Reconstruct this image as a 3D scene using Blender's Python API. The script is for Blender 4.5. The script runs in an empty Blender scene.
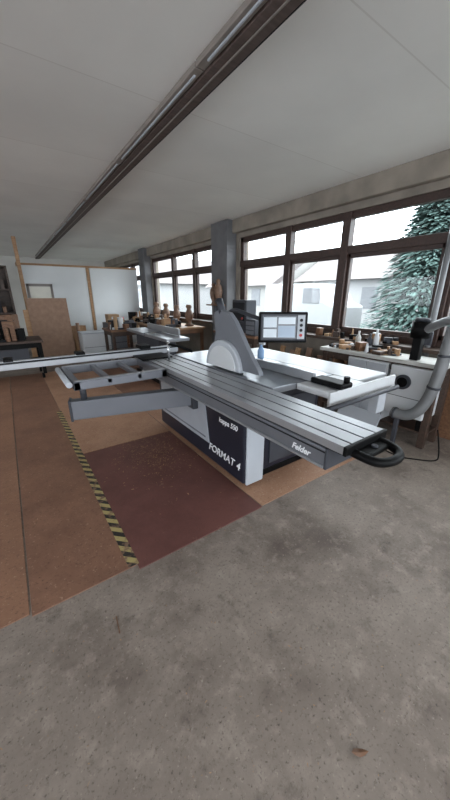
import bpy, bmesh, math, random
from mathutils import Vector, Matrix, noise
random.seed(7)
sc=bpy.context.scene
COL=sc.collection

# ---------------------------------------------------------------- materials
def lin(c):
    r=[]
    for v in c:
        v=v/255.0
        r.append(v/12.92 if v<=0.04045 else ((v+0.055)/1.055)**2.4)
    return tuple(r)+(1,)
def mat(name,col,rough=.6,metal=0,var=.12,scale=6,bump=0,emit=None,es=1,col2=None,detail=6,spec=None):
    m=bpy.data.materials.new(name); m.use_nodes=True
    nt=m.node_tree; b=nt.nodes['Principled BSDF']
    b.inputs['Roughness'].default_value=rough; b.inputs['Metallic'].default_value=metal
    if spec is not None: b.inputs['Specular IOR Level'].default_value=spec
    c=lin(col)
    tc=nt.nodes.new('ShaderNodeTexCoord')
    n=nt.nodes.new('ShaderNodeTexNoise'); n.inputs['Scale'].default_value=scale; n.inputs['Detail'].default_value=detail
    nt.links.new(tc.outputs['Object'],n.inputs['Vector'])
    rp=nt.nodes.new('ShaderNodeValToRGB')
    rp.color_ramp.elements[0].position=.3; rp.color_ramp.elements[1].position=.7
    if col2: rp.color_ramp.elements[0].color=lin(col2); rp.color_ramp.elements[1].color=c
    else:
        rp.color_ramp.elements[0].color=tuple(x*(1-var) for x in c[:3])+(1,)
        rp.color_ramp.elements[1].color=tuple(min(1,x*(1+var)) for x in c[:3])+(1,)
    nt.links.new(n.outputs['Fac'],rp.inputs['Fac']); nt.links.new(rp.outputs['Color'],b.inputs['Base Color'])
    if bump:
        bp=nt.nodes.new('ShaderNodeBump'); bp.inputs['Strength'].default_value=bump; bp.inputs['Distance'].default_value=.01
        nt.links.new(n.outputs['Fac'],bp.inputs['Height']); nt.links.new(bp.outputs['Normal'],b.inputs['Normal'])
    if emit:
        b.inputs['Emission Color'].default_value=lin(emit); b.inputs['Emission Strength'].default_value=es
    return m
def woodmat(name,c1,c2,rough=.55,scale=(2,14,14)):
    m=mat(name,c1,rough,col2=c2,scale=3)
    nt=m.node_tree
    mp=nt.nodes.new('ShaderNodeMapping'); mp.inputs['Scale'].default_value=scale
    tc=[n for n in nt.nodes if n.type=='TEX_COORD'][0]; nn=[n for n in nt.nodes if n.type=='TEX_NOISE'][0]
    nt.links.new(tc.outputs['Object'],mp.inputs['Vector']); nt.links.new(mp.outputs['Vector'],nn.inputs['Vector'])
    return m
def floormat(name,base,dark,speck_l,speck_d,rough=.75,sc1=1.3,stain=None,spec=.3,dust=0,sp=(.56,.60)):
    m=bpy.data.materials.new(name); m.use_nodes=True; nt=m.node_tree; N=nt.nodes; L=nt.links
    b=N['Principled BSDF']; b.inputs['Roughness'].default_value=rough
    b.inputs['Specular IOR Level'].default_value=spec
    tc=N.new('ShaderNodeTexCoord')
    def nz(s,d=8,r=.6):
        n=N.new('ShaderNodeTexNoise'); n.inputs['Scale'].default_value=s; n.inputs['Detail'].default_value=d; n.inputs['Roughness'].default_value=r
        L.new(tc.outputs['Object'],n.inputs['Vector']); return n
    def ramp(n,p0,p1):
        r=N.new('ShaderNodeMapRange'); r.inputs['From Min'].default_value=p0; r.inputs['From Max'].default_value=p1
        L.new(n.outputs['Fac'],r.inputs['Value']); return r.outputs['Result']
    def mix(f,a,bb):
        x=N.new('ShaderNodeMix'); x.data_type='RGBA'
        L.new(f,x.inputs['Factor'])
        if isinstance(a,tuple): x.inputs['A'].default_value=a
        else: L.new(a,x.inputs['A'])
        x.inputs['B'].default_value=bb
        return x.outputs['Result']
    c=mix(ramp(nz(sc1,12,.7),.40,.62),lin(base),lin(dark))
    if stain:
        c=mix(ramp(nz(.8,8,.65),.50,.64),c,lin(stain))
        c=mix(ramp(nz(9,8,.7),.52,.72),c,lin(tuple(min(255,int(v*1.12)) for v in base)))
        c=mix(ramp(nz(5,10,.75),.56,.72),c,lin(tuple(int(v*.9) for v in stain)))
    c=mix(ramp(nz(70,4,.7),sp[0],sp[0]+.14),c,lin(speck_d))
    c=mix(ramp(nz(55,5,.7),sp[1],sp[1]+.11),c,lin(speck_l))
    if dust: c=mix(ramp(nz(3.5,12,.8),.60,.85),c,lin((180,155,132)))
    L.new(c,b.inputs['Base Color'])
    bp=N.new('ShaderNodeBump'); bp.inputs['Strength'].default_value=.3; bp.inputs['Distance'].default_value=.004
    L.new(nz(45,6,.7).outputs['Fac'],bp.inputs['Height']); L.new(bp.outputs['Normal'],b.inputs['Normal'])
    return m

M={}
M['concrete']=floormat('concrete_floor',(139,128,119),(118,107,99),(162,151,140),(86,77,71),rough=.62,stain=(98,87,80),sc1=1.6)
M['board']=floormat('hardboard_brown',(146,109,87),(130,96,77),(172,144,121),(104,76,61),rough=.6,sc1=2,dust=0)
M['board2']=floormat('hardboard_brown_dark',(135,100,81),(118,86,70),(166,136,115),(94,70,56),rough=.6,sc1=2)
M['board3']=floormat('hardboard_orange',(170,132,107),(151,114,91),(196,172,150),(120,90,73),rough=.6,sc1=2,dust=1)
M['redboard']=floormat('film_faced_board_red',(110,73,67),(96,63,58),(130,102,92),(84,57,52),rough=.5,sc1=2.5,dust=1,sp=(.6,.66))
def ceilmat():
    m=mat('ceiling_paint',(230,230,227),.85,var=.05,scale=1.2,bump=0)
    nt=m.node_tree;N=nt.nodes;L=nt.links;b=N['Principled BSDF']
    br=N.new('ShaderNodeTexBrick'); br.offset=0
    br.inputs['Scale'].default_value=1; br.inputs['Mortar Size'].default_value=.005; br.inputs['Brick Width'].default_value=5.0; br.inputs['Row Height'].default_value=1.25
    br.inputs['Color1'].default_value=(1,1,1,1);br.inputs['Color2'].default_value=(.96,.96,.96,1);br.inputs['Mortar'].default_value=(.86,.85,.84,1)
    tc=[n for n in N if n.type=='TEX_COORD'][0]; L.new(tc.outputs['Object'],br.inputs['Vector'])
    mx=N.new('ShaderNodeMix'); mx.data_type='RGBA'; mx.blend_type='MULTIPLY'; mx.inputs['Factor'].default_value=1
    rp=[n for n in N if n.type=='VALTORGB'][0]
    L.new(rp.outputs['Color'],mx.inputs['A']); L.new(br.outputs['Color'],mx.inputs['B']); L.new(mx.outputs['Result'],b.inputs['Base Color'])
    return m
M['ceiling']=ceilmat()
M['wallc']=mat('wall_concrete',(132,124,114),.85,var=.25,scale=3,bump=.2)
M['wallw']=mat('wall_plaster',(196,194,189),.85,var=.08,scale=2)
M['partition']=mat('partition_white',(220,223,224),.7,var=.04,scale=1.5)
M['door']=mat('door_cream',(228,224,212),.5,var=.04)
M['frame']=woodmat('window_frame_brown',(66,45,37),(44,31,27),.5)
M['column']=mat('column_grey',(98,98,100),.7,var=.15,scale=5)
M['alu']=mat('anodised_aluminium',(156,158,162),.38,.55,var=.05,scale=8)
M['alud']=mat('aluminium_side',(112,115,122),.42,.4,var=.06,scale=8)
M['slot']=mat('slot_dark',(34,35,38),.6,spec=.2)
M['grey']=mat('machine_grey',(106,109,116),.42,.15,var=.05)
M['silver']=mat('machine_silver_panel',(158,163,171),.4,.1,var=.04)
M['greyd']=mat('machine_dark_grey',(62,64,70),.5,.1,var=.06,spec=.3)
M['navy']=mat('machine_navy',(28,30,42),.38,.0,var=.08)
M['lgrey']=mat('machine_light_grey',(170,175,182),.4,.0,var=.03)
M['white']=mat('white_paint',(198,201,204),.4,var=.03)
M['castiron']=mat('cast_iron_table',(146,150,156),.3,.5,var=.06,scale=12)
M['black']=mat('black_plastic',(10,10,11),.5,var=.1,spec=.12)
M['rubber']=mat('black_rubber',(14,14,15),.8,spec=.2)
M['wood']=woodmat('wood_light',(174,138,100),(142,106,74))
M['woodb']=woodmat('wood_brown',(128,92,66),(94,66,48))
M['woodd']=woodmat('wood_dark',(74,55,44),(50,38,32))
M['ply']=woodmat('chipboard_panel',(144,116,96),(128,100,82),.7,(4,4,4))
M['railb']=woodmat('ceiling_beam_brown',(96,81,76),(76,64,60),.7)
M['batten']=mat('lamp_batten',(130,122,116),.5,var=.08)
M['duct']=mat('duct_galvanised',(122,124,126),.5,.3,var=.1)
M['blue']=mat('blue_plastic',(120,150,185),.4)
M['red']=mat('red_plastic',(170,30,30),.4)
M['text']=mat('white_lettering',(232,234,238),.5,var=0)
M['paper']=mat('worktop_grey_white',(180,180,176),.6)
M['card']=mat('cardboard',(152,124,94),.85)
M['steel']=mat('steel_blade',(185,187,190),.25,.9,var=.05)
M['ground']=mat('outside_ground',(76,78,74),.9,var=.3,scale=1)
M['housew']=mat('house_render',(142,142,143),.9,var=.06,scale=.6)
M['housey']=mat('house_render_cream',(134,133,131),.9,var=.06,scale=.6)
M['roof']=mat('roof_tiles',(98,92,92),.8,var=.2,scale=8)
M['hwin']=mat('house_window_dark',(96,98,102),.5)
M['conifer']=mat('conifer_green',(78,98,94),.8,var=.3,scale=5,spec=.1)
M['bark']=mat('bark',(60,50,44),.9)
M['van']=mat('van_white',(138,140,143),.4,var=.02)
M['skin']=woodmat('turned_wood',(124,96,76),(92,68,54))

def tapemat():
    m=bpy.data.materials.new('hazard_tape'); m.use_nodes=True; nt=m.node_tree;N=nt.nodes;L=nt.links;b=N['Principled BSDF']
    b.inputs['Roughness'].default_value=.6
    tc=N.new('ShaderNodeTexCoord'); sp=N.new('ShaderNodeSeparateXYZ'); L.new(tc.outputs['Object'],sp.inputs[0])
    a=N.new('ShaderNodeMath'); a.operation='ADD'; L.new(sp.outputs['X'],a.inputs[0]); L.new(sp.outputs['Y'],a.inputs[1])
    d=N.new('ShaderNodeMath'); d.operation='MULTIPLY'; d.inputs[1].default_value=10; L.new(a.outputs[0],d.inputs[0])
    f=N.new('ShaderNodeMath'); f.operation='FRACT'; L.new(d.outputs[0],f.inputs[0])
    g=N.new('ShaderNodeMath'); g.operation='GREATER_THAN'; g.inputs[1].default_value=.5; L.new(f.outputs[0],g.inputs[0])
    n=N.new('ShaderNodeTexNoise'); n.inputs['Scale'].default_value=25; L.new(tc.outputs['Object'],n.inputs['Vector'])
    r=N.new('ShaderNodeMapRange'); r.inputs['From Min'].default_value=.50; r.inputs['From Max'].default_value=.66; L.new(n.outputs['Fac'],r.inputs['Value'])
    x=N.new('ShaderNodeMix'); x.data_type='RGBA'; x.inputs['A'].default_value=lin((38,34,32)); x.inputs['B'].default_value=lin((168,152,100)); L.new(g.outputs[0],x.inputs['Factor'])
    y=N.new('ShaderNodeMix'); y.data_type='RGBA'; L.new(x.outputs['Result'],y.inputs['A']); y.inputs['B'].default_value=lin((120,95,78)); L.new(r.outputs['Result'],y.inputs['Factor'])
    L.new(y.outputs['Result'],b.inputs['Base Color']); return m
M['tape']=tapemat()
def glassmat():
    m=bpy.data.materials.new('window_glass'); m.use_nodes=True; nt=m.node_tree;N=nt.nodes;L=nt.links
    N.remove(N['Principled BSDF']); o=[n for n in N if n.type=='OUTPUT_MATERIAL'][0]
    t=N.new('ShaderNodeBsdfTransparent'); t.inputs['Color'].default_value=(.96,.98,.98,1)
    g=N.new('ShaderNodeBsdfGlossy'); g.inputs['Roughness'].default_value=.02
    x=N.new('ShaderNodeMixShader'); x.inputs[0].default_value=.012
    L.new(t.outputs[0],x.inputs[1]);L.new(g.outputs[0],x.inputs[2]);L.new(x.outputs[0],o.inputs['Surface']); return m
M['glass']=glassmat()
def plain(name,col,rough=.25,es=0):
    return mat(name,col,rough,var=.02,emit=col if es else None,es=es)
M['scr0']=plain('screen_background',(52,58,66),.2,.2)
M['scr1']=plain('screen_light_field',(150,160,168),.2,.3)
M['scr2']=plain('screen_mid_field',(96,114,132),.2,.3)

# ---------------------------------------------------------------- helpers
def E(name,loc=(0,0,0),parent=None):
    e=bpy.data.objects.new(name,None); e.location=loc; COL.objects.link(e); e.empty_display_size=.1
    if parent: e.parent=parent
    return e
def fin(name,bm,m,parent=None,bevel=0,smooth=False,seg=2):
    bmesh.ops.recalc_face_normals(bm,faces=bm.faces)
    me=bpy.data.meshes.new(name); bm.to_mesh(me); bm.free()
    if isinstance(m,str): m=M[m]
    me.materials.append(m)
    o=bpy.data.objects.new(name,me); COL.objects.link(o)
    if parent: o.parent=parent
    if smooth:
        for p in me.polygons: p.use_smooth=True
    if bevel:
        b=o.modifiers.new('bev','BEVEL'); b.width=bevel; b.segments=seg; b.limit_method='ANGLE'
    return o
def addbox(bm,x0,x1,y0,y1,z0,z1,mt=None):
    v=[bm.verts.new((x,y,z)) for x in (x0,x1) for y in (y0,y1) for z in (z0,z1)]
    if mt is not None:
        for q in v: q.co=mt@q.co
    for f in ((0,1,3,2),(4,6,7,5),(0,4,5,1),(2,3,7,6),(0,2,6,4),(1,5,7,3)): bm.faces.new([v[i] for i in f])
def box(p,name,b,m,bevel=.004,mt=None):
    bm=bmesh.new(); addbox(bm,*b,mt=mt); return fin(name,bm,m,p,bevel)
def boxes(p,name,L,m,bevel=.003):
    bm=bmesh.new()
    for b in L:
        if len(b)==7: addbox(bm,*b[:6],mt=b[6])
        else: addbox(bm,*b)
    return fin(name,bm,m,p,bevel)
def addcyl(bm,a,b,r,r2=None,n=20):
    a=Vector(a);b=Vector(b);d=b-a
    q=d.to_track_quat('Z','Y').to_matrix().to_4x4()
    bmesh.ops.create_cone(bm,cap_ends=True,segments=n,radius1=r,radius2=r if r2 is None else r2,depth=d.length,matrix=Matrix.Translation((a+b)/2)@q)
def cyl(p,name,a,b,r,m,r2=None,n=20):
    bm=bmesh.new(); addcyl(bm,a,b,r,r2,n); o=fin(name,bm,m,p)
    for f in o.data.polygons: f.use_smooth=len(f.vertices)==4
    return o
def cyls(p,name,L,m,n=14):
    bm=bmesh.new()
    for c in L: addcyl(bm,*c,n=n)
    o=fin(name,bm,m,p)
    for f in o.data.polygons: f.use_smooth=len(f.vertices)==4
    return o
def prism(p,name,pts,ax,a0,a1,m,bevel=0):
    bm=bmesh.new()
    def mk(u,v,a):
        return {0:(a,u,v),1:(u,a,v),2:(u,v,a)}[ax]
    A=[bm.verts.new(mk(u,v,a0)) for u,v in pts]; B=[bm.verts.new(mk(u,v,a1)) for u,v in pts]
    n=len(pts); bm.faces.new(A); bm.faces.new(B[::-1])
    for i in range(n): bm.faces.new([A[i],A[(i+1)%n],B[(i+1)%n],B[i]])
    return fin(name,bm,m,p,bevel)
def tube(p,name,pts,r,m,cyc=False,smooth=True):
    c=bpy.data.curves.new(name,'CURVE'); c.dimensions='3D'; c.bevel_depth=r; c.bevel_resolution=4; c.use_fill_caps=True
    s=c.splines.new('NURBS' if smooth else 'POLY'); s.points.add(len(pts)-1)
    for q,w in zip(s.points,pts): q.co=(*w,1)
    if smooth: s.order_u=3; s.use_endpoint_u=not cyc
    s.use_cyclic_u=cyc; c.resolution_u=8
    o=bpy.data.objects.new(name,c); COL.objects.link(o); o.data.materials.append(M[m])
    if p: o.parent=p
    return o
def text(p,name,s,size,loc,xd,yd,m,shear=0):
    c=bpy.data.curves.new(name,'FONT'); c.body=s; c.size=size; c.extrude=.0008; c.shear=shear; c.offset=.0012
    o=bpy.data.objects.new(name,c); COL.objects.link(o); c.materials.append(M[m])
    x=Vector(xd).normalized(); y=Vector(yd).normalized(); z=x.cross(y)
    mt=Matrix((x,y,z)).transposed().to_4x4(); mt.translation=Vector(loc); o.matrix_world=mt
    if p: o.parent=p
    return o
def lathe(p,name,prof,loc,m,n=20):
    bm=bmesh.new(); rings=[]
    for r,z in prof:
        rings.append([bm.verts.new((loc[0]+r*math.cos(2*math.pi*i/n),loc[1]+r*math.sin(2*math.pi*i/n),loc[2]+z)) for i in range(n)])
    for a,b in zip(rings,rings[1:]):
        for i in range(n): bm.faces.new([a[i],a[(i+1)%n],b[(i+1)%n],b[i]])
    bm.faces.new(rings[0][::-1]); bm.faces.new(rings[-1])
    return fin(name,bm,m,p,smooth=True)
def clutter(name,x0,x1,y0,y1,z,n,hmin,hmax,wmin,wmax,mats,seed=1):
    R=random.Random(seed); p=E(name); B={}
    for k in range(n):
        m=R.choice(mats); B.setdefault(m,bmesh.new()); bm=B[m]
        w=R.uniform(wmin,wmax); l=w*R.uniform(.8,2.2); h=R.uniform(hmin,hmax)
        e=math.hypot(w,l)/2
        if e*2>min(x1-x0,y1-y0): s_=min(x1-x0,y1-y0)/(e*2)*.95; w*=s_; l*=s_; e*=s_
        x=R.uniform(x0+e,x1-e); y=R.uniform(y0+e,y1-e)
        q=R.random()
        if q<.25: addcyl(bm,(x,y,z),(x,y,z+h),w*.35,n=14)
        elif q<.38: addcyl(bm,(x,y,z),(x,y,z+h*1.1),w*.32,r2=w*.12,n=14)
        else:
            mt=Matrix.Translation((x,y,z))@Matrix.Rotation(R.uniform(0,3.14),4,'Z'); addbox(bm,-l/2,l/2,-w/2,w/2,0,h*R.choice([.3,.6,1]),mt=mt)
    for m,bm in B.items(): fin('items_'+m,bm,m,p,.002)
    return p

# ---------------------------------------------------------------- room
XW=3.8; CH=2.8; YF=14.0; XL=-6.0; YB=-4.5
box(None,'floor',(XL,XW,YB,YF,-.12,0),'concrete',0)
box(None,'ceiling',(XL-.2,XW+.25,YB-.2,YF+.2,CH,CH+.15),'ceiling',0)
bays=[(0.25,4.95),(5.72,9.25),(9.85,13.6),(-4.2,-.35)]
SZ,TZ=.95,2.5
L=[(XW,XW+.22,YB,YF,-.12,SZ),(XW,XW+.22,YB,YF,TZ,CH)]
edges=sorted(bays); prev=YB
for a,b in edges:
    L.append((XW,XW+.22,prev,a,SZ,TZ)); prev=b
L.append((XW,XW+.22,prev,YF,SZ,TZ))
boxes(None,'wall_right',L,'wallc',0)
boxes(None,'trim_1',[(XW-.10,XW,YB,YF,TZ+.08,CH)],'wallc',.01)
boxes(None,'trim_2',[(XW-.2,XW+.02,a,b,SZ-.04,SZ) for a,b in bays],'woodd',.005)
def window(i,a,b,mull):
    w=E('window_%d'%i); f=[]
    x0,x1=XW+.03,XW+.11
    f+=[(x0,x1,a,b,SZ,SZ+.08),(x0,x1,a,b,TZ-.08,TZ),(x0,x1,a,a+.08,SZ,TZ),(x0,x1,b-.08,b,SZ,TZ)]
    f+=[(x0-.03,x1,m_-.058,m_+.058,SZ,TZ) for m_ in mull]
    f+=[(x0-.02,x1,a,b,2.005,2.105)]
    ed=[a+.03]+list(mull)+[b-.03]
    for p,q in zip(ed,ed[1:]):
        p2,q2=p+.055,q-.055
        f+=[(x0+.01,x1-.01,p2,p2+.04,SZ+.07,2.02),(x0+.01,x1-.01,q2-.04,q2,SZ+.07,2.02),(x0+.01,x1-.01,p2,q2,SZ+.07,SZ+.13),(x0+.01,x1-.01,p2,q2,1.96,2.02)]
    boxes(w,'frame',f,'frame',.004)
    box(w,'glass_pane',(x0+.045,x0+.05,a+.03,b-.03,SZ+.03,TZ-.03),'glass',0)
window(1,*bays[0],[1.45,2.70,3.72])
window(2,*bays[1],[6.72,7.85])
window(3,*bays[2],[11.0,12.3])
window(4,*bays[3],[-1.6,-2.9])
boxes(None,'trim_3',[(XW-.22,XW,5.05,5.60,0,CH),(XW-.2,XW,9.3,9.75,0,CH)],'column',.01)
boxes(None,'wall_back',[(XL,XW,YF,YF+.2,-.12,CH)],'wallw',0)
boxes(None,'wall_left',[(XL-.2,XL,YB,YF,-.12,1.1),(XL-.2,XL,YB,YF,2.2,CH)]+[(XL-.2,XL,a,b,1.1,2.2) for a,b in ((YB,-3.2),(-1.0,1.0),(3.2,5.2),(7.4,9.4),(11.6,YF))],'wallw',0)  # unseen wall; window openings added and sized to set the left fill light
boxes(None,'wall_front',[(XL,XW,YB-.2,YB,-.12,.6),(XL,XW,YB-.2,YB,2.5,CH)]+[(x,x+.5,YB-.2,YB,.6,2.5) for x in (XL,-2.8,.4,XW-.5)],'wallw',0)
def slab(name,x0,x1,y0,y1,z,m): return box(None,name,(x0,x1,y0,y1,.0005,z),m,.001)
slab('hardboard_floor_sheet',-2.6,-.19,1.42,7.0,.006,'board')
slab('hardboard_floor_sheet',-.18,.345,1.40,7.0,.006,'board2')
slab('hardboard_floor_sheet',.35,1.29,2.98,7.0,.006,'board3')
slab('hardboard_floor_sheet',1.30,3.0,1.37,4.4,.006,'board3')
slab('hardboard_floor_sheet',1.30,3.0,4.41,7.0,.006,'board2')
slab('red_floor_panel',.35,1.29,1.36,2.97,.007,'redboard')
box(None,'hazard_tape',(.30,.36,1.40,4.4,.007,.009),'tape',0)
# ceiling beam with lamp battens
r=E('ceiling_lamp_rail')
box(r,'beam',(1.25,1.37,YB+.02,YF-.02,CH-.045,CH-.001),'railb',.004)
boxes(r,'lamp_batten',[(1.185,1.245,y,y+1.59,CH-.035,CH-.001) for y in [YB+.1+1.6*k for k in range(11)]],'batten',.004)
boxes(r,'lamp_tube',[(1.205,1.219,y+.05,y+1.5,CH-.046,CH-.035) for y in [YB+.1+1.6*k for k in range(11)]],'lgrey',.004)
boxes(r,'cable_tray',[(1.37,1.385,YB+.02,YF-.02,CH-.03,CH-.001),(1.30,1.312,YB+.02,YF-.02,CH-.051,CH-.045)],'batten',.003)
cyls(r,'conduit',[((1.40,YB+.05,CH-.012),(1.40,YF-.05,CH-.012),.009)],'slot')

# partition
p=E('partition_wall')
boxes(p,'panel',[(.5,.56,10,10.06,0,2.26),(.56,1.18,10,10.06,1.79,2.26),(1.18,2.10,10,10.06,0,2.26),(2.2,XW-.21,10,10.06,0,2.24)],'partition',0)
boxes(p,'stud',[(2.10,2.18,9.97,10.07,0,2.28),(.42,.5,9.3,9.38,0,CH-.002),(.5,XW-.21,9.97,10.07,2.24,2.29),(.42,.5,9.38,10.05,2.2,2.28)],'wood',.004)
d=E('door_1')
box(d,'leaf',(.62,1.12,10.0,10.04,0.002,1.72),'door',.004); boxes(d,'casing',[(.565,.62,9.98,10.05,0.002,1.78),(1.12,1.175,9.98,10.05,0.002,1.78),(.565,1.175,9.98,10.05,1.72,1.785)],'batten',.003)
cyl(d,'handle',(1.06,9.99,1.0),(1.06,9.94,1.0),.015,'steel')

# ---------------------------------------------------------------- sliding table saw
s=E('sliding_table_saw')
box(s,'plinth',(1.36,2.18,1.66,3.14,0.0065,.07),'black',.01)
prism(s,'side_skirt',[(1.60,.05),(1.60,.80),(3.2,.80),(3.2,.05)],0,1.30,1.50,'navy',.02)
box(s,'end_panel',(1.32,1.50,1.585,1.61,.04,.76),'lgrey',.012)
prism(s,'silver_inlay',[(2.10,.22),(2.18,.70),(3.12,.70),(3.12,.22)],0,1.292,1.301,'silver',.003)
boxes(s,'inlay_trim',[(1.289,1.293,2.16,3.08,.255,.27)],'grey',.001)
box(s,'machine_cabinet',(1.5,2.22,1.66,3.1,.06,.82),'navy',.02)
boxes(s,'cabinet_door',[(1.62,2.16,1.645,1.662,.12,.70)],'greyd',.006)
cyl(s,'dust_port',(1.95,1.65,.25),(1.95,1.52,.25),.06,'greyd')
text(s,'lettering_format','FORMAT 4',.098,(1.289,2.10,.17),(0,-1,0),(0,0,1),'text',.25)
text(s,'lettering_type','kappa 550',.062,(1.289,1.93,.50),(0,-1,0),(0,0,1),'text',.2)
boxes(s,'cast_table',[(1.39,2.05,1.42,2.95,.85,.9)],'castiron',.006)
boxes(s,'table_ribs',[(1.45,2.0,y,y+.02,.78,.85) for y in (1.5,1.9,2.3,2.8)],'greyd',.003)
boxes(s,'extension_table',[(2.055,2.45,1.2,2.75,.855,.9),(1.62,2.05,1.14,1.41,.855,.9)],'white',.006)
boxes(s,'extension_apron',[(1.62,2.45,1.12,1.14,.79,.9),(2.43,2.45,1.14,2.75,.80,.86)],'white',.004)
boxes(s,'extension_leg',[(2.32,2.44,1.16,1.24,.58,.86)],'lgrey',.006)
cyl(s,'fence_guide_rail',(1.42,1.07,.82),(2.40,1.07,.82),.016,'greyd')
boxes(s,'rip_fence',[(1.72,1.75,1.35,2.2,.905,.97),(1.75,1.80,1.35,2.2,.905,.925)],'alu',.003)
boxes(s,'rip_fence_head',[(1.70,1.83,1.10,1.36,.905,.945)],'black',.012)
cyl(s,'rip_fence_knob',(1.78,1.12,.945),(1.78,1.12,.985),.02,'black')
x0,x1=1.05,1.36
prof=[(x0,.862),(x0,.9)]
for g in (.045,.14,.235):
    prof+=[(x0+g,.9),(x0+g,.888),(x0+g+.012,.888),(x0+g+.012,.9)]
prof+=[(x1,.9),(x1,.862)]
prism(s,'sliding_carriage',prof,1,.63,3.0,'alu')
boxes(s,'carriage_slots',[(x0+g+.001,x0+g+.011,.628,3.0,.8885,.8895) for g in (.045,.14,.235)],'slot',0)
boxes(s,'carriage_gap',[(1.08,1.35,.66,2.97,.84,.862)],'slot',0)
boxes(s,'guide_beam',[(1.07,1.36,.73,3.05,.74,.84)],'alud',.006)
boxes(s,'guide_beam_line',[(1.066,1.072,.73,3.05,.818,.824)],'slot',0)
boxes(s,'guide_beam_lip',[(1.060,1.072,.73,3.05,.74,.752)],'alu',.002)
boxes(s,'beam_end_cap',[(1.065,1.365,.715,.732,.735,.845)],'greyd',.006)
boxes(s,'carriage_end_cap',[(1.045,1.365,.615,.632,.858,.902)],'black',.004)
boxes(s,'beam_bracket',[(1.30,1.42,1.62,3.15,.66,.745)],'greyd',.006)
text(s,'lettering_maker','Felder',.045,(1.0685,.93,.765),(0,-1,0),(0,0,1),'text',.3)
hp=[(1.11,.64,.86),(1.11,.55,.855),(1.14,.51,.85),(1.2,.49,.85),(1.26,.495,.85),(1.30,.53,.855),(1.31,.59,.86),(1.31,.65,.862)]
tube(s,'push_handle',hp,.020,'black')
boxes(s,'handle_plate',[(1.12,1.30,.56,.62,.842,.868)],'black',.01)
cyl(s,'handle_button',(1.22,.59,.868),(1.22,.59,.876),.014,'greyd')
# outrigger table
ax0,ax1,ay0,ay1=.30,1.04,2.36,3.0
fr=[(ax0,ax1,ay0,ay0+.06,.83,.895),(ax0,ax1,ay1-.06,ay1,.83,.895),(ax0,ax0+.05,ay0,ay1,.83,.895),(ax1-.05,ax1,ay0,ay1,.83,.895)]
fr+=[(ax0+.24,ax0+.28,ay0,ay1,.85,.893),(ax0+.48,ax0+.52,ay0,ay1,.85,.893)]
boxes(s,'outrigger_frame',fr,'alud',.006)
boxes(s,'outrigger_top_strip',[(ax0+.01,ax1-.01,ay0+.01,ay0+.05,.895,.899),(ax0+.01,ax1-.01,ay1-.05,ay1-.01,.895,.899)],'alu',.001)
cyls(s,'outrigger_roller',[((ax0-.025,ay0+.02,.875),(ax0-.025,ay1-.02,.875),.022)],'lgrey')
a=Vector((.32,2.60,0)); b=Vector((1.33,2.35,0)); dv=(b-a); ang=math.atan2(dv.y,dv.x)
mt=Matrix.Translation(a)@Matrix.Rotation(ang,4,'Z')
box(s,'support_arm',(-.03,dv.length,-.05,.05,.53,.69),'grey',.008,mt=mt)
box(s,'support_arm_end',(-.045,-.025,-.055,.055,.52,.70),'greyd',.006,mt=mt)
cyl(s,'support_pin',(.39,2.58,.69),(.39,2.58,.84),.025,'greyd')
boxes(s,'support_hinge',[(1.24,1.30,2.28,2.42,.50,.74)],'greyd',.01)
boxes(s,'crosscut_fence',[(-.75,1.50,3.06,3.10,.90,.975),(-.75,1.50,3.10,3.13,.90,.93)],'alu',.003)
boxes(s,'crosscut_fence_scale',[(-.74,1.49,3.055,3.061,.95,.966)],'slot',0)
boxes(s,'fence_stop',[(.45,.53,3.02,3.14,.975,1.0),(1.05,1.16,3.0,3.15,.975,1.01),(-.1,-.03,3.02,3.14,.975,1.0)],'black',.006)
boxes(s,'mitre_scale',[(.98,1.3,2.78,3.06,.902,.915)],'black',.01)
cyl(s,'clamp_post',(1.22,2.70,.9),(1.22,2.70,1.08),.012,'steel'); tube(s,'clamp_lever',[(1.22,2.70,1.05),(1.30,2.6,1.04),(1.36,2.48,1.0)],.012,'black')
BX=1.45
bm=bmesh.new()
nT=48; vs=[]
for i in range(nT*2):
    rr=.215 if i%2 else .205; t=math.pi*i/nT
    vs.append(bm.verts.new((BX,2.02+rr*math.cos(t),.84+rr*math.sin(t))))
bm.faces.new(vs); bmesh.ops.solidify(bm,geom=bm.faces[:],thickness=.003)
fin('saw_blade',bm,'steel',s)
gp=[(1.61,.935),(1.63,.97),(1.71,1.05),(1.79,1.14),(1.86,1.23),(1.93,1.31),(2.00,1.365),(2.10,1.385),(2.19,1.375),(2.22,1.34),(2.21,1.28),(2.20,1.2),(2.22,1.1),(2.28,1.0),(2.34,.94),(2.34,.93)]
prism(s,'blade_guard_fin',gp,0,BX-.012,BX+.03,'grey',.008)
hood=[(2.06+.25*math.cos(math.pi*i/20),.915+.235*math.sin(math.pi*i/20)) for i in range(21)]
prism(s,'blade_guard_hood',hood,0,BX-.045,BX+.05,'lgrey',.012)
hood2=[(2.06+.20*math.cos(math.pi*i/20),.92+.185*math.sin(math.pi*i/20)) for i in range(21)]
prism(s,'blade_guard_disc',hood2,0,BX-.052,BX-.044,'white',.003)
cyl(s,'guard_hose_stub',(BX+.01,2.12,1.36),(BX+.03,2.2,1.46),.03,'greyd')

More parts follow.
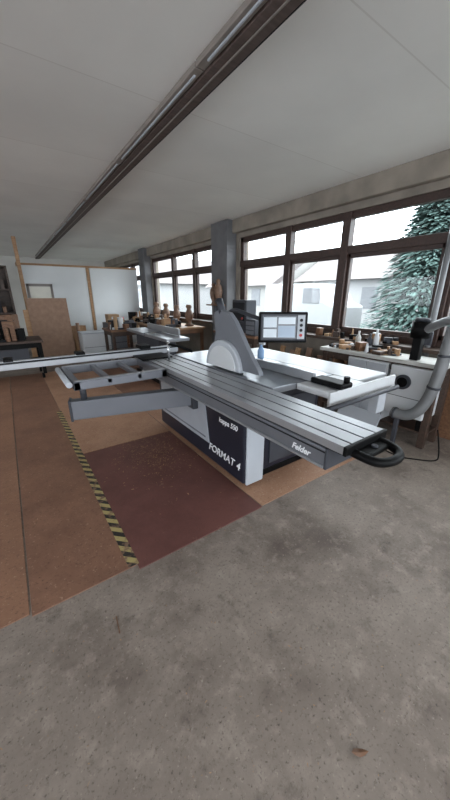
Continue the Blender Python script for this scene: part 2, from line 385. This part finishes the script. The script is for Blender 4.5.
# control terminal (part of the saw)
c=E('control_terminal',parent=s)
cyl(c,'stand_post',(2.14,2.98,.006),(2.14,2.98,1.3),.03,'greyd')
cyl(c,'stand_foot',(2.14,2.98,.0065),(2.14,2.98,.03),.10,'greyd')
tube(c,'swing_arm',[(2.14,2.98,1.27),(2.14,2.96,1.36),(2.14,2.6,1.30),(2.12,2.15,1.22)],.022,'greyd')
nrm=Vector((-.60,-.79,.10)).normalized(); xd=Vector((.79,-.60,0)).normalized(); yd=nrm.cross(xd).normalized()
mt=Matrix((xd,yd,nrm)).transposed().to_4x4(); mt.translation=Vector((2.08,2.03,1.215))
def put(o): o.matrix_local=mt
put(box(c,'housing',(-.225,.225,-.14,.14,-.05,0),'black',.012))
put(box(c,'bezel',(-.205,.205,-.118,.12,0,.006),'greyd',.004))
put(box(c,'screen',(-.19,.12,-.10,.105,.006,.010),'scr0',.001))
put(boxes(c,'screen_fields',[(-.18,-.06,.0,.09,.0095,.011),(-.045,.11,.03,.09,.0095,.011),(-.18,-.06,-.09,-.015,.0095,.011)],'scr1',0))
put(boxes(c,'screen_graphics',[(-.045,.11,-.09,.015,.0095,.011)],'scr2',0))
put(box(c,'keypad',(.13,.198,-.105,.11,.006,.012),'lgrey',.003))
for k in range(4):
    put(cyl(c,'key_%d'%k,(.164,-.07+.045*k,.012),(.164,-.07+.045*k,.02),.014,'red' if k==0 else 'slot'))

bt=E('spray_bottle')
lathe(bt,'bottle',[(.028,0),(.032,.01),(.032,.09),(.018,.12),(.012,.13),(.012,.15)],(1.97,2.2,.901),'blue')
boxes(bt,'trigger',[(1.955,1.985,2.15,2.22,1.045,1.075)],'white',.006)

# ---------------------------------------------------------------- right side bench etc
def table(name,x0,x1,y0,y1,h,top,leg,th=.04,lw=.06,shelf=None,z0=0):
    t=E(name)
    box(t,'top',(x0,x1,y0,y1,h-th,h),top,.004)
    boxes(t,'legs',[(a,a+lw,b,b+lw,z0,h-th) for a in (x0+.03,x1-.03-lw) for b in (y0+.03,y1-.03-lw)],leg,.003)
    boxes(t,'rails',[(x0+.05,x1-.05,y0+.04,y0+.07,h-th-.09,h-th),(x0+.05,x1-.05,y1-.07,y1-.04,h-th-.09,h-th),(x0+.04,x0+.07,y0+.05,y1-.05,h-th-.09,h-th)],leg,.002)
    if shelf: box(t,'shelf',(x0+.04,x1-.04,y0+.04,y1-.04,shelf,shelf+.02),leg,.002)
    return t
wbn=table('window_workbench',3.20,3.58,1.06,2.45,.88,'paper','woodd',shelf=.15)
box(wbn,'cabinet_carcass',(3.21,3.54,1.56,2.04,.17,.82),'white',.006)
boxes(wbn,'cabinet_doors',[(3.195,3.21,1.58,1.795,.22,.80),(3.195,3.21,1.805,2.02,.22,.80)],'lgrey',.004)
boxes(wbn,'cabinet_knobs',[(3.18,3.195,1.76,1.78,.5,.56),(3.18,3.195,1.82,1.84,.5,.56)],'greyd',.003)
box(wbn,'extractor_housing',(3.20,3.54,1.14,1.53,.30,.82),'white',.01)
boxes(wbn,'extractor_panel_gap',[(3.197,3.2,1.15,1.52,.50,.505),(3.197,3.2,1.545,1.55,.2,.82)],'slot',0)
cyl(wbn,'port_ring',(3.17,1.38,.66),(3.21,1.38,.66),.075,'greyd',n=28); cyl(wbn,'port_core',(3.165,1.38,.66),(3.18,1.38,.66),.05,'black',n=28)
boxes(wbn,'extractor_feet',[(3.24,3.3,1.15,1.2,.17,.30),(3.4,3.5,1.4,1.5,.17,.30)],'black',0)
boxes(wbn,'stored_boards',[(3.24,3.5,2.08,2.11,.17,.75),(3.24,3.5,2.16,2.19,.17,.68),(3.24,3.5,2.26,2.28,.17,.79)],'woodb',.002)
mt=Matrix.Translation((2.98,1.50,.010))@Matrix.Rotation(.5,4,'Y')
box(None,'leaning_white_board',(0,.018,0,.5,.0,.30),'lgrey',.003,mt=mt)
du=E('extraction_duct')
tube(du,'pipe',[(3.12,1.03,1.24),(3.12,1.05,.9),(3.11,1.08,.62),(3.09,1.13,.46),(3.08,1.20,.38),(3.08,1.29,.35),(3.08,1.38,.36)],.052,'duct')
cyls(du,'pipe_ring',[((3.12,1.043,.98),(3.12,1.044,1.0),.059),((3.112,1.072,.68),(3.112,1.070,.70),.059),((3.08,1.34,.355),(3.08,1.36,.357),.059)],'greyd')
box(du,'foot',(3.06,3.10,1.30,1.34,0,.33),'greyd',.004)
mo=E('extraction_motor')
cyl(mo,'motor',(3.30,1.36,1.10),(3.30,1.36,1.26),.085,'black',n=24); cyl(mo,'motor_cap',(3.30,1.36,1.26),(3.30,1.36,1.29),.065,'greyd',n=24)
boxes(mo,'stand',[(3.26,3.34,1.32,1.40,.881,1.11)],'black',.006); tube(mo,'elbow',[(3.27,1.29,1.19),(3.22,1.18,1.26),(3.14,1.05,1.30),(3.12,1.03,1.27)],.040,'duct')
wp=E('wall_conduit'); cyl(wp,'pipe',(3.76,1.45,.0),(3.76,1.45,2.57),.03,'duct'); boxes(wp,'socket_box',[(3.70,3.73,1.40,1.50,.98,1.12)],'greyd',.005)
tube(None,'power_cable',[(3.12,.96,.3),(3.1,.88,.05),(3.05,.90,.012),(2.95,1.02,.012),(2.85,1.15,.012),(2.9,1.35,.012)],.006,'black')
box(None,'plywood_offcut',(3.70,3.725,.55,1.15,.002,.80),'woodb',.003)
pl=E('timber_offcuts')
for k in range(9):
    y=2.62+k*.105; hgt=.62+.25*random.random()
    mt=Matrix.Translation((3.35,y,.01))@Matrix.Rotation(.22,4,'Y')
    box(pl,'plank_%d'%k,(0,.02,0,.095,.0,hgt),('woodb','wood','ply')[k%3],.002,mt=mt)
table('workbench',3.2,3.58,3.75,4.98,.86,'woodb','woodd',shelf=.2)
MX=['woodb','white','greyd','card','wood','black','slot','woodd','woodd']
clutter('window_sill_clutter',3.62,3.73,1.6,4.8,.951,64,.03,.15,.03,.08,MX,3)
bo=E('bench_bottles')
for k,(y,hh,m_) in enumerate([(1.92,.24,'white'),(2.0,.18,'greyd'),(2.15,.2,'paper')]):
    lathe(bo,'bottle_%d'%k,[(.03,0),(.032,.02),(.032,hh*.6),(.012,hh*.8),(.012,hh)],(3.54,y,.881),m_)
clutter('bench_clutter',3.21,3.49,1.47,2.42,.881,46,.02,.10,.03,.11,MX,5)
mn=E('grey_control_box')
box(mn,'case',(3.32,3.55,4.12,4.52,1.02,1.42),'greyd',.02); boxes(mn,'front',[(3.305,3.32,4.16,4.48,1.08,1.38)],'slot',.004); boxes(mn,'stand',[(3.38,3.5,4.2,4.4,.861,1.02)],'greyd',.004)
cyl(mn,'button',(3.305,4.2,1.12),(3.29,4.2,1.12),.02,'red')
b2=E('tool_chest'); box(b2,'case',(3.25,3.55,3.8,4.04,.861,1.12),'greyd',.01); boxes(b2,'drawers',[(3.24,3.25,3.82,4.02,.88+.075*k,.94+.075*k) for k in range(3)],'grey',.003)
sh=E('column_shelf'); box(sh,'board',(3.38,3.579,5.1,5.5,1.30,1.325),'woodb',.003); box(sh,'bracket',(3.45,3.579,5.28,5.32,1.18,1.30),'greyd',.003)
for k,(yy,ss_) in enumerate([(5.2,1.0),(5.38,.85)]):
    lathe(sh,'turned_figure_%d'%k,[(r*ss_,z*ss_) for r,z in [(.05,0),(.055,.02),(.03,.06),(.07,.14),(.085,.24),(.07,.33),(.03,.38),(.05,.43),(.02,.47)]],(3.48,yy,1.326),'skin')
# ---------------------------------------------------------------- middle distance
table('joiner_workbench',2.6,3.5,5.75,8.6,.85,'wood','woodb',shelf=.2)
for k,(x,y,sz) in enumerate([(3.3,6.1,.85),(3.3,6.7,.8),(3.3,7.3,.85),(3.3,7.9,.9)]):
    lathe(None,'turned_wood_figure',[(r*sz*1.15,z*sz) for r,z in [(.10,0),(.11,.02),(.05,.06),(.05,.12),(.09,.2),(.10,.28),(.07,.36),(.04,.42),(.07,.47),(.05,.53)]],(x,y,.851),'skin')
clutter('joiner_bench_clutter',2.62,3.12,5.8,8.55,.851,90,.04,.24,.06,.2,MX,8)
pn=E('surface_planer')
box(pn,'bed_infeed',(1.95,2.35,4.35,5.3,.80,.85),'castiron',.008); box(pn,'bed_outfeed',(1.95,2.35,5.38,6.3,.805,.855),'castiron',.008)
box(pn,'body',(2.0,2.32,4.8,5.9,.08,.80),'greyd',.02); box(pn,'base',(1.98,2.34,4.7,6.0,.0065,.08),'black',.01)
box(pn,'fence',(2.28,2.31,4.6,6.0,.856,.97),'alu',.004); cyl(pn,'cutter_block',(1.97,5.34,.82),(2.33,5.34,.82),.035,'steel'); cyl(pn,'handwheel',(1.99,5.1,.5),(1.95,5.1,.5),.09,'black')
pa=table('parts_table',1.75,2.45,6.75,7.5,.78,'woodb','woodd',shelf=.25)
clutter('parts_table_clutter',1.77,2.43,6.77,7.48,.781,36,.05,.28,.06,.18,MX,9)
# far left
tr=table('trolley_table',-.95,.45,6.45,7.25,.72,'woodd','black',shelf=.28,z0=.10)
cyls(tr,'casters',[((x-.02,y,.056),(x+.02,y,.056),.049) for x,y in [(-.85,6.55),(.36,6.55),(-.85,7.15),(.36,7.15)]],'rubber')
box(tr,'drawer_block',(-.6,.2,6.55,7.1,.30,.66),'greyd',.01)
clutter('trolley_clutter',-.9,.22,6.48,7.2,.7215,60,.06,.45,.08,.25,['black','greyd','woodd','black','slot','woodb'],10)
cp=E('chipboard_sheet'); mt=Matrix.Translation((.40,8.0,0.003))@Matrix.Rotation(-.12,4,'X')
box(cp,'sheet',(0,.80,0,.022,.0,1.44),'ply',.002,mt=mt); box(cp,'sheet_rear',(-.1,.5,.024,.046,.0,1.2),'wood',.002,mt=mt)
wb=E('white_cabinet_box'); box(wb,'carcass',(1.36,2.0,7.8,8.3,.0,.62),'white',.01); boxes(wb,'lid',[(1.35,2.01,7.79,8.31,.62,.65)],'lgrey',.004)
box(wb,'seam',(1.37,1.99,7.795,7.80,.30,.31),'grey',0)
ss=E('tool_shelf')
boxes(ss,'frame',[(-1.2,-1.16,8.5,9.0,0,2.1),(.14,.18,8.5,9.0,0,2.1)]+[(-1.2,.18,8.5,9.0,z,z+.03) for z in (.1,.6,1.1,1.6,2.07)]+[(-1.2,.18,8.97,9.0,0,2.1)],'woodd',.003)
for k in range(40):
    x=random.uniform(-1.1,.0); z=random.choice([.13,.63,1.13,1.63]); w=random.uniform(.06,.14)
    box(ss,'item_%d'%k,(x,x+w,8.55,8.8,z,z+random.uniform(.1,.36)),random.choice(['black','greyd','woodd','woodb','slot']),.004)
bs=E('shelf_cabinet'); box(bs,'body',(2.25,2.8,8.9,9.5,0,.75),'greyd',.01); boxes(bs,'drawers',[(2.27,2.78,8.89,8.9,.05+.17*k,.2+.17*k) for k in range(4)],'grey',.004)
box(bs,'crate',(2.3,2.6,8.95,9.3,.751,.98),'card',.004); cyl(bs,'paint_can',(2.7,9.1,.751),(2.7,9.1,.9),.07,'red')
clutter('floor_stock_pile',1.25,1.95,8.8,9.6,.001,10,.3,.8,.08,.25,['woodb','wood','white','card','ply'],14)

# ---------------------------------------------------------------- debris
bm=bmesh.new()
def flake(x,y,s,z=.001):
    a=random.random()*6.28; l=s*random.uniform(.6,1.6); w=s*random.uniform(.2,.5)
    c_,s_=math.cos(a),math.sin(a)
    q=[(-l,-w),(l,-w*.5),(l*.8,w),(-l*.7,w*.8)]
    t=[bm.verts.new((x+u*c_-v*s_,y+u*s_+v*c_,z+random.uniform(0,s*.4))) for u,v in q]
    bm.faces.new(t)
for k in range(420):
    x=random.uniform(-.4,2.6); y=random.uniform(.1,1.35); flake(x,y,random.choice([.0015,.002,.003,.004]))
for k in range(1100):
    x=random.gauss(.95,.18); y=random.gauss(2.6,.30)
    if .4<x<1.28 and 1.5<y<3.2: flake(x,y,random.choice([.003,.005,.008]),.0085)
fin('wood_shavings',bm,'wood')
bm=bmesh.new()
pts=[(-.035,0),(-.02,.012),(.0,.016),(.02,.012),(.04,.002),(.02,-.008),(0,-.012),(-.02,-.008)]
rr=Matrix.Rotation(-.62,4,'Z')
def lf(u,v,z):
    q=rr@Vector((u*.8,v*.8,0)); return (.71+q.x,.205+q.y,z)
vs=[bm.verts.new(lf(u,v,.004+.01*abs(u)/.04)) for u,v in pts]; ctr=bm.verts.new((.71,.205,.010))
for i in range(8): bm.faces.new([vs[i],vs[(i+1)%8],ctr])
fin('dry_leaf',bm,'woodb')
bm=bmesh.new(); addbox(bm,-.0018,.0018,-.045,.045,0,.003,mt=Matrix.Translation((.155,1.12,.0005))@Matrix.Rotation(-.1,4,'Z')); fin('wood_splinter',bm,'woodb')

# ---------------------------------------------------------------- outside
box(None,'ground_outside',(XW+.25,60,-30,70,-.6,-.4),'ground',0)
def house(name,cx,cy,wx,wy,eave,ridge,axis,wm):
    h=E(name)
    box(h,'walls',(cx-wx/2,cx+wx/2,cy-wy/2,cy+wy/2,-.4,eave),wm,0)
    o=.5
    if axis=='y':
        prism(h,'roof',[(cx-wx/2-o,eave-.1),(cx,ridge),(cx+wx/2+o,eave-.1)],1,cy-wy/2-o,cy+wy/2+o,'roof')
        prism(h,'gable',[(cx-wx/2,eave-.15),(cx,ridge-.3),(cx+wx/2,eave-.15)],1,cy-wy/2-o-.02,cy-wy/2-o,wm)
    else:
        prism(h,'roof',[(cy-wy/2-o,eave-.1),(cy,ridge),(cy+wy/2+o,eave-.1)],0,cx-wx/2-o,cx+wx/2+o,'roof')
        prism(h,'gable',[(cy-wy/2,eave-.15),(cy,ridge-.3),(cy+wy/2,eave-.15)],0,cx-wx/2-o-.02,cx-wx/2-o,wm)
    boxes(h,'house_windows',[(cx-wx/2-.03,cx-wx/2,cy-wy/2+k,cy-wy/2+k+.9,.8,1.9) for k in [1+2.2*j for j in range(int((wy-1.5)/2.2))]],'hwin',0)
house('neighbour_house',19,11.0,6,6.0,2.4,4.3,'y','housew')
house('neighbour_house',18,19,7,7,2.2,4.4,'y','housey')
house('neighbour_house',16,32,8,9,2.6,5.2,'x','housew')
v=E('delivery_van')
prism(v,'body',[(6.9,-.1),(6.9,1.1),(7.35,1.25),(7.75,1.9),(10.6,1.95),(10.6,-.1)],0,9.6,11.4,'van',.06)
boxes(v,'side_window',[(9.58,9.6,7.6,8.4,1.2,1.75)],'hwin',.01)
cyls(v,'wheels',[((9.57,7.6,-.08),(9.75,7.6,-.08),.32),((9.57,9.9,-.08),(9.75,9.9,-.08),.32)],'rubber')
def conifer(name,x,y,h,R,n):
    t=E(name); cyl(t,'trunk',(x,y,-.4),(x,y,h*.9),.14,'bark',r2=.02)
    bm=bmesh.new()
    for i in range(n):
        f=random.random()**.8; z=.2+f*(h-.2); rr=R*(1-f)**.8+.08; a=random.random()*6.283; rad=rr*random.uniform(.3,1)
        c=Vector((x+rad*math.cos(a),y+rad*math.sin(a),z-rad*.25)); d=Vector((math.cos(a),math.sin(a),-.35)); sd=Vector((-math.sin(a),math.cos(a),random.uniform(-.3,.3)))
        l=random.uniform(.08,.2); w=random.uniform(.025,.07)
        vv=[bm.verts.new(c-d*l-sd*w*.6),bm.verts.new(c+sd*w-d*l*.2),bm.verts.new(c+d*l),bm.verts.new(c-sd*w)]
        bm.faces.new(vv)
    fin('foliage',bm,'conifer',t)
conifer('conifer_tree',11.3,4.7,5.6,2.0,20000)
conifer('conifer_tree',14.5,1.2,5.6,2.1,12000)

# ---------------------------------------------------------------- light
w=bpy.data.worlds.new('overcast_sky'); sc.world=w; w.use_nodes=True; nt=w.node_tree
bg=nt.nodes['Background']; bg.inputs['Strength'].default_value=4.5
tc=nt.nodes.new('ShaderNodeTexCoord'); sp=nt.nodes.new('ShaderNodeSeparateXYZ'); rp=nt.nodes.new('ShaderNodeValToRGB')
nt.links.new(tc.outputs['Generated'],sp.inputs[0]); nt.links.new(sp.outputs['Z'],rp.inputs['Fac'])
rp.color_ramp.elements[0].color=(.86,.92,.99,1); rp.color_ramp.elements[1].color=(.94,.98,1,1)
nt.links.new(rp.outputs['Color'],bg.inputs['Color'])
def portal(name,loc,rot,sx,sy):
    l=bpy.data.lights.new(name,'AREA'); l.shape='RECTANGLE'; l.size=sx; l.size_y=sy; l.cycles.is_portal=True
    o=bpy.data.objects.new(name,l); COL.objects.link(o); o.location=loc; o.rotation_euler=rot
for k,(a,b) in enumerate(bays):
    portal('sky_portal_%d'%k,(XW+.3,(a+b)/2,(SZ+TZ)/2),(0,math.pi/2,0),TZ-SZ,b-a)
portal('sky_portal_l',(XL-.3,(YB+YF)/2,1.65),(0,-math.pi/2,0),1.1,YF-YB)
portal('sky_portal_f',((XL+XW)/2,YB-.3,1.55),(math.pi/2,0,0),XW-XL,1.9)

# ---------------------------------------------------------------- camera
H=1.5; f=300; p_=math.atan(105/f)
cam=bpy.data.cameras.new('camera'); co=bpy.data.objects.new('camera',cam); COL.objects.link(co); sc.camera=co
co.location=(0,0,H); co.rotation_euler=(math.pi/2-p_,0,-math.radians(35))
cam.sensor_fit='VERTICAL'; cam.sensor_height=24; cam.lens=24*f/800; cam.clip_start=.02; cam.clip_end=300
sc.view_settings.view_transform='Standard'; sc.view_settings.look='None'; sc.view_settings.exposure=1.05
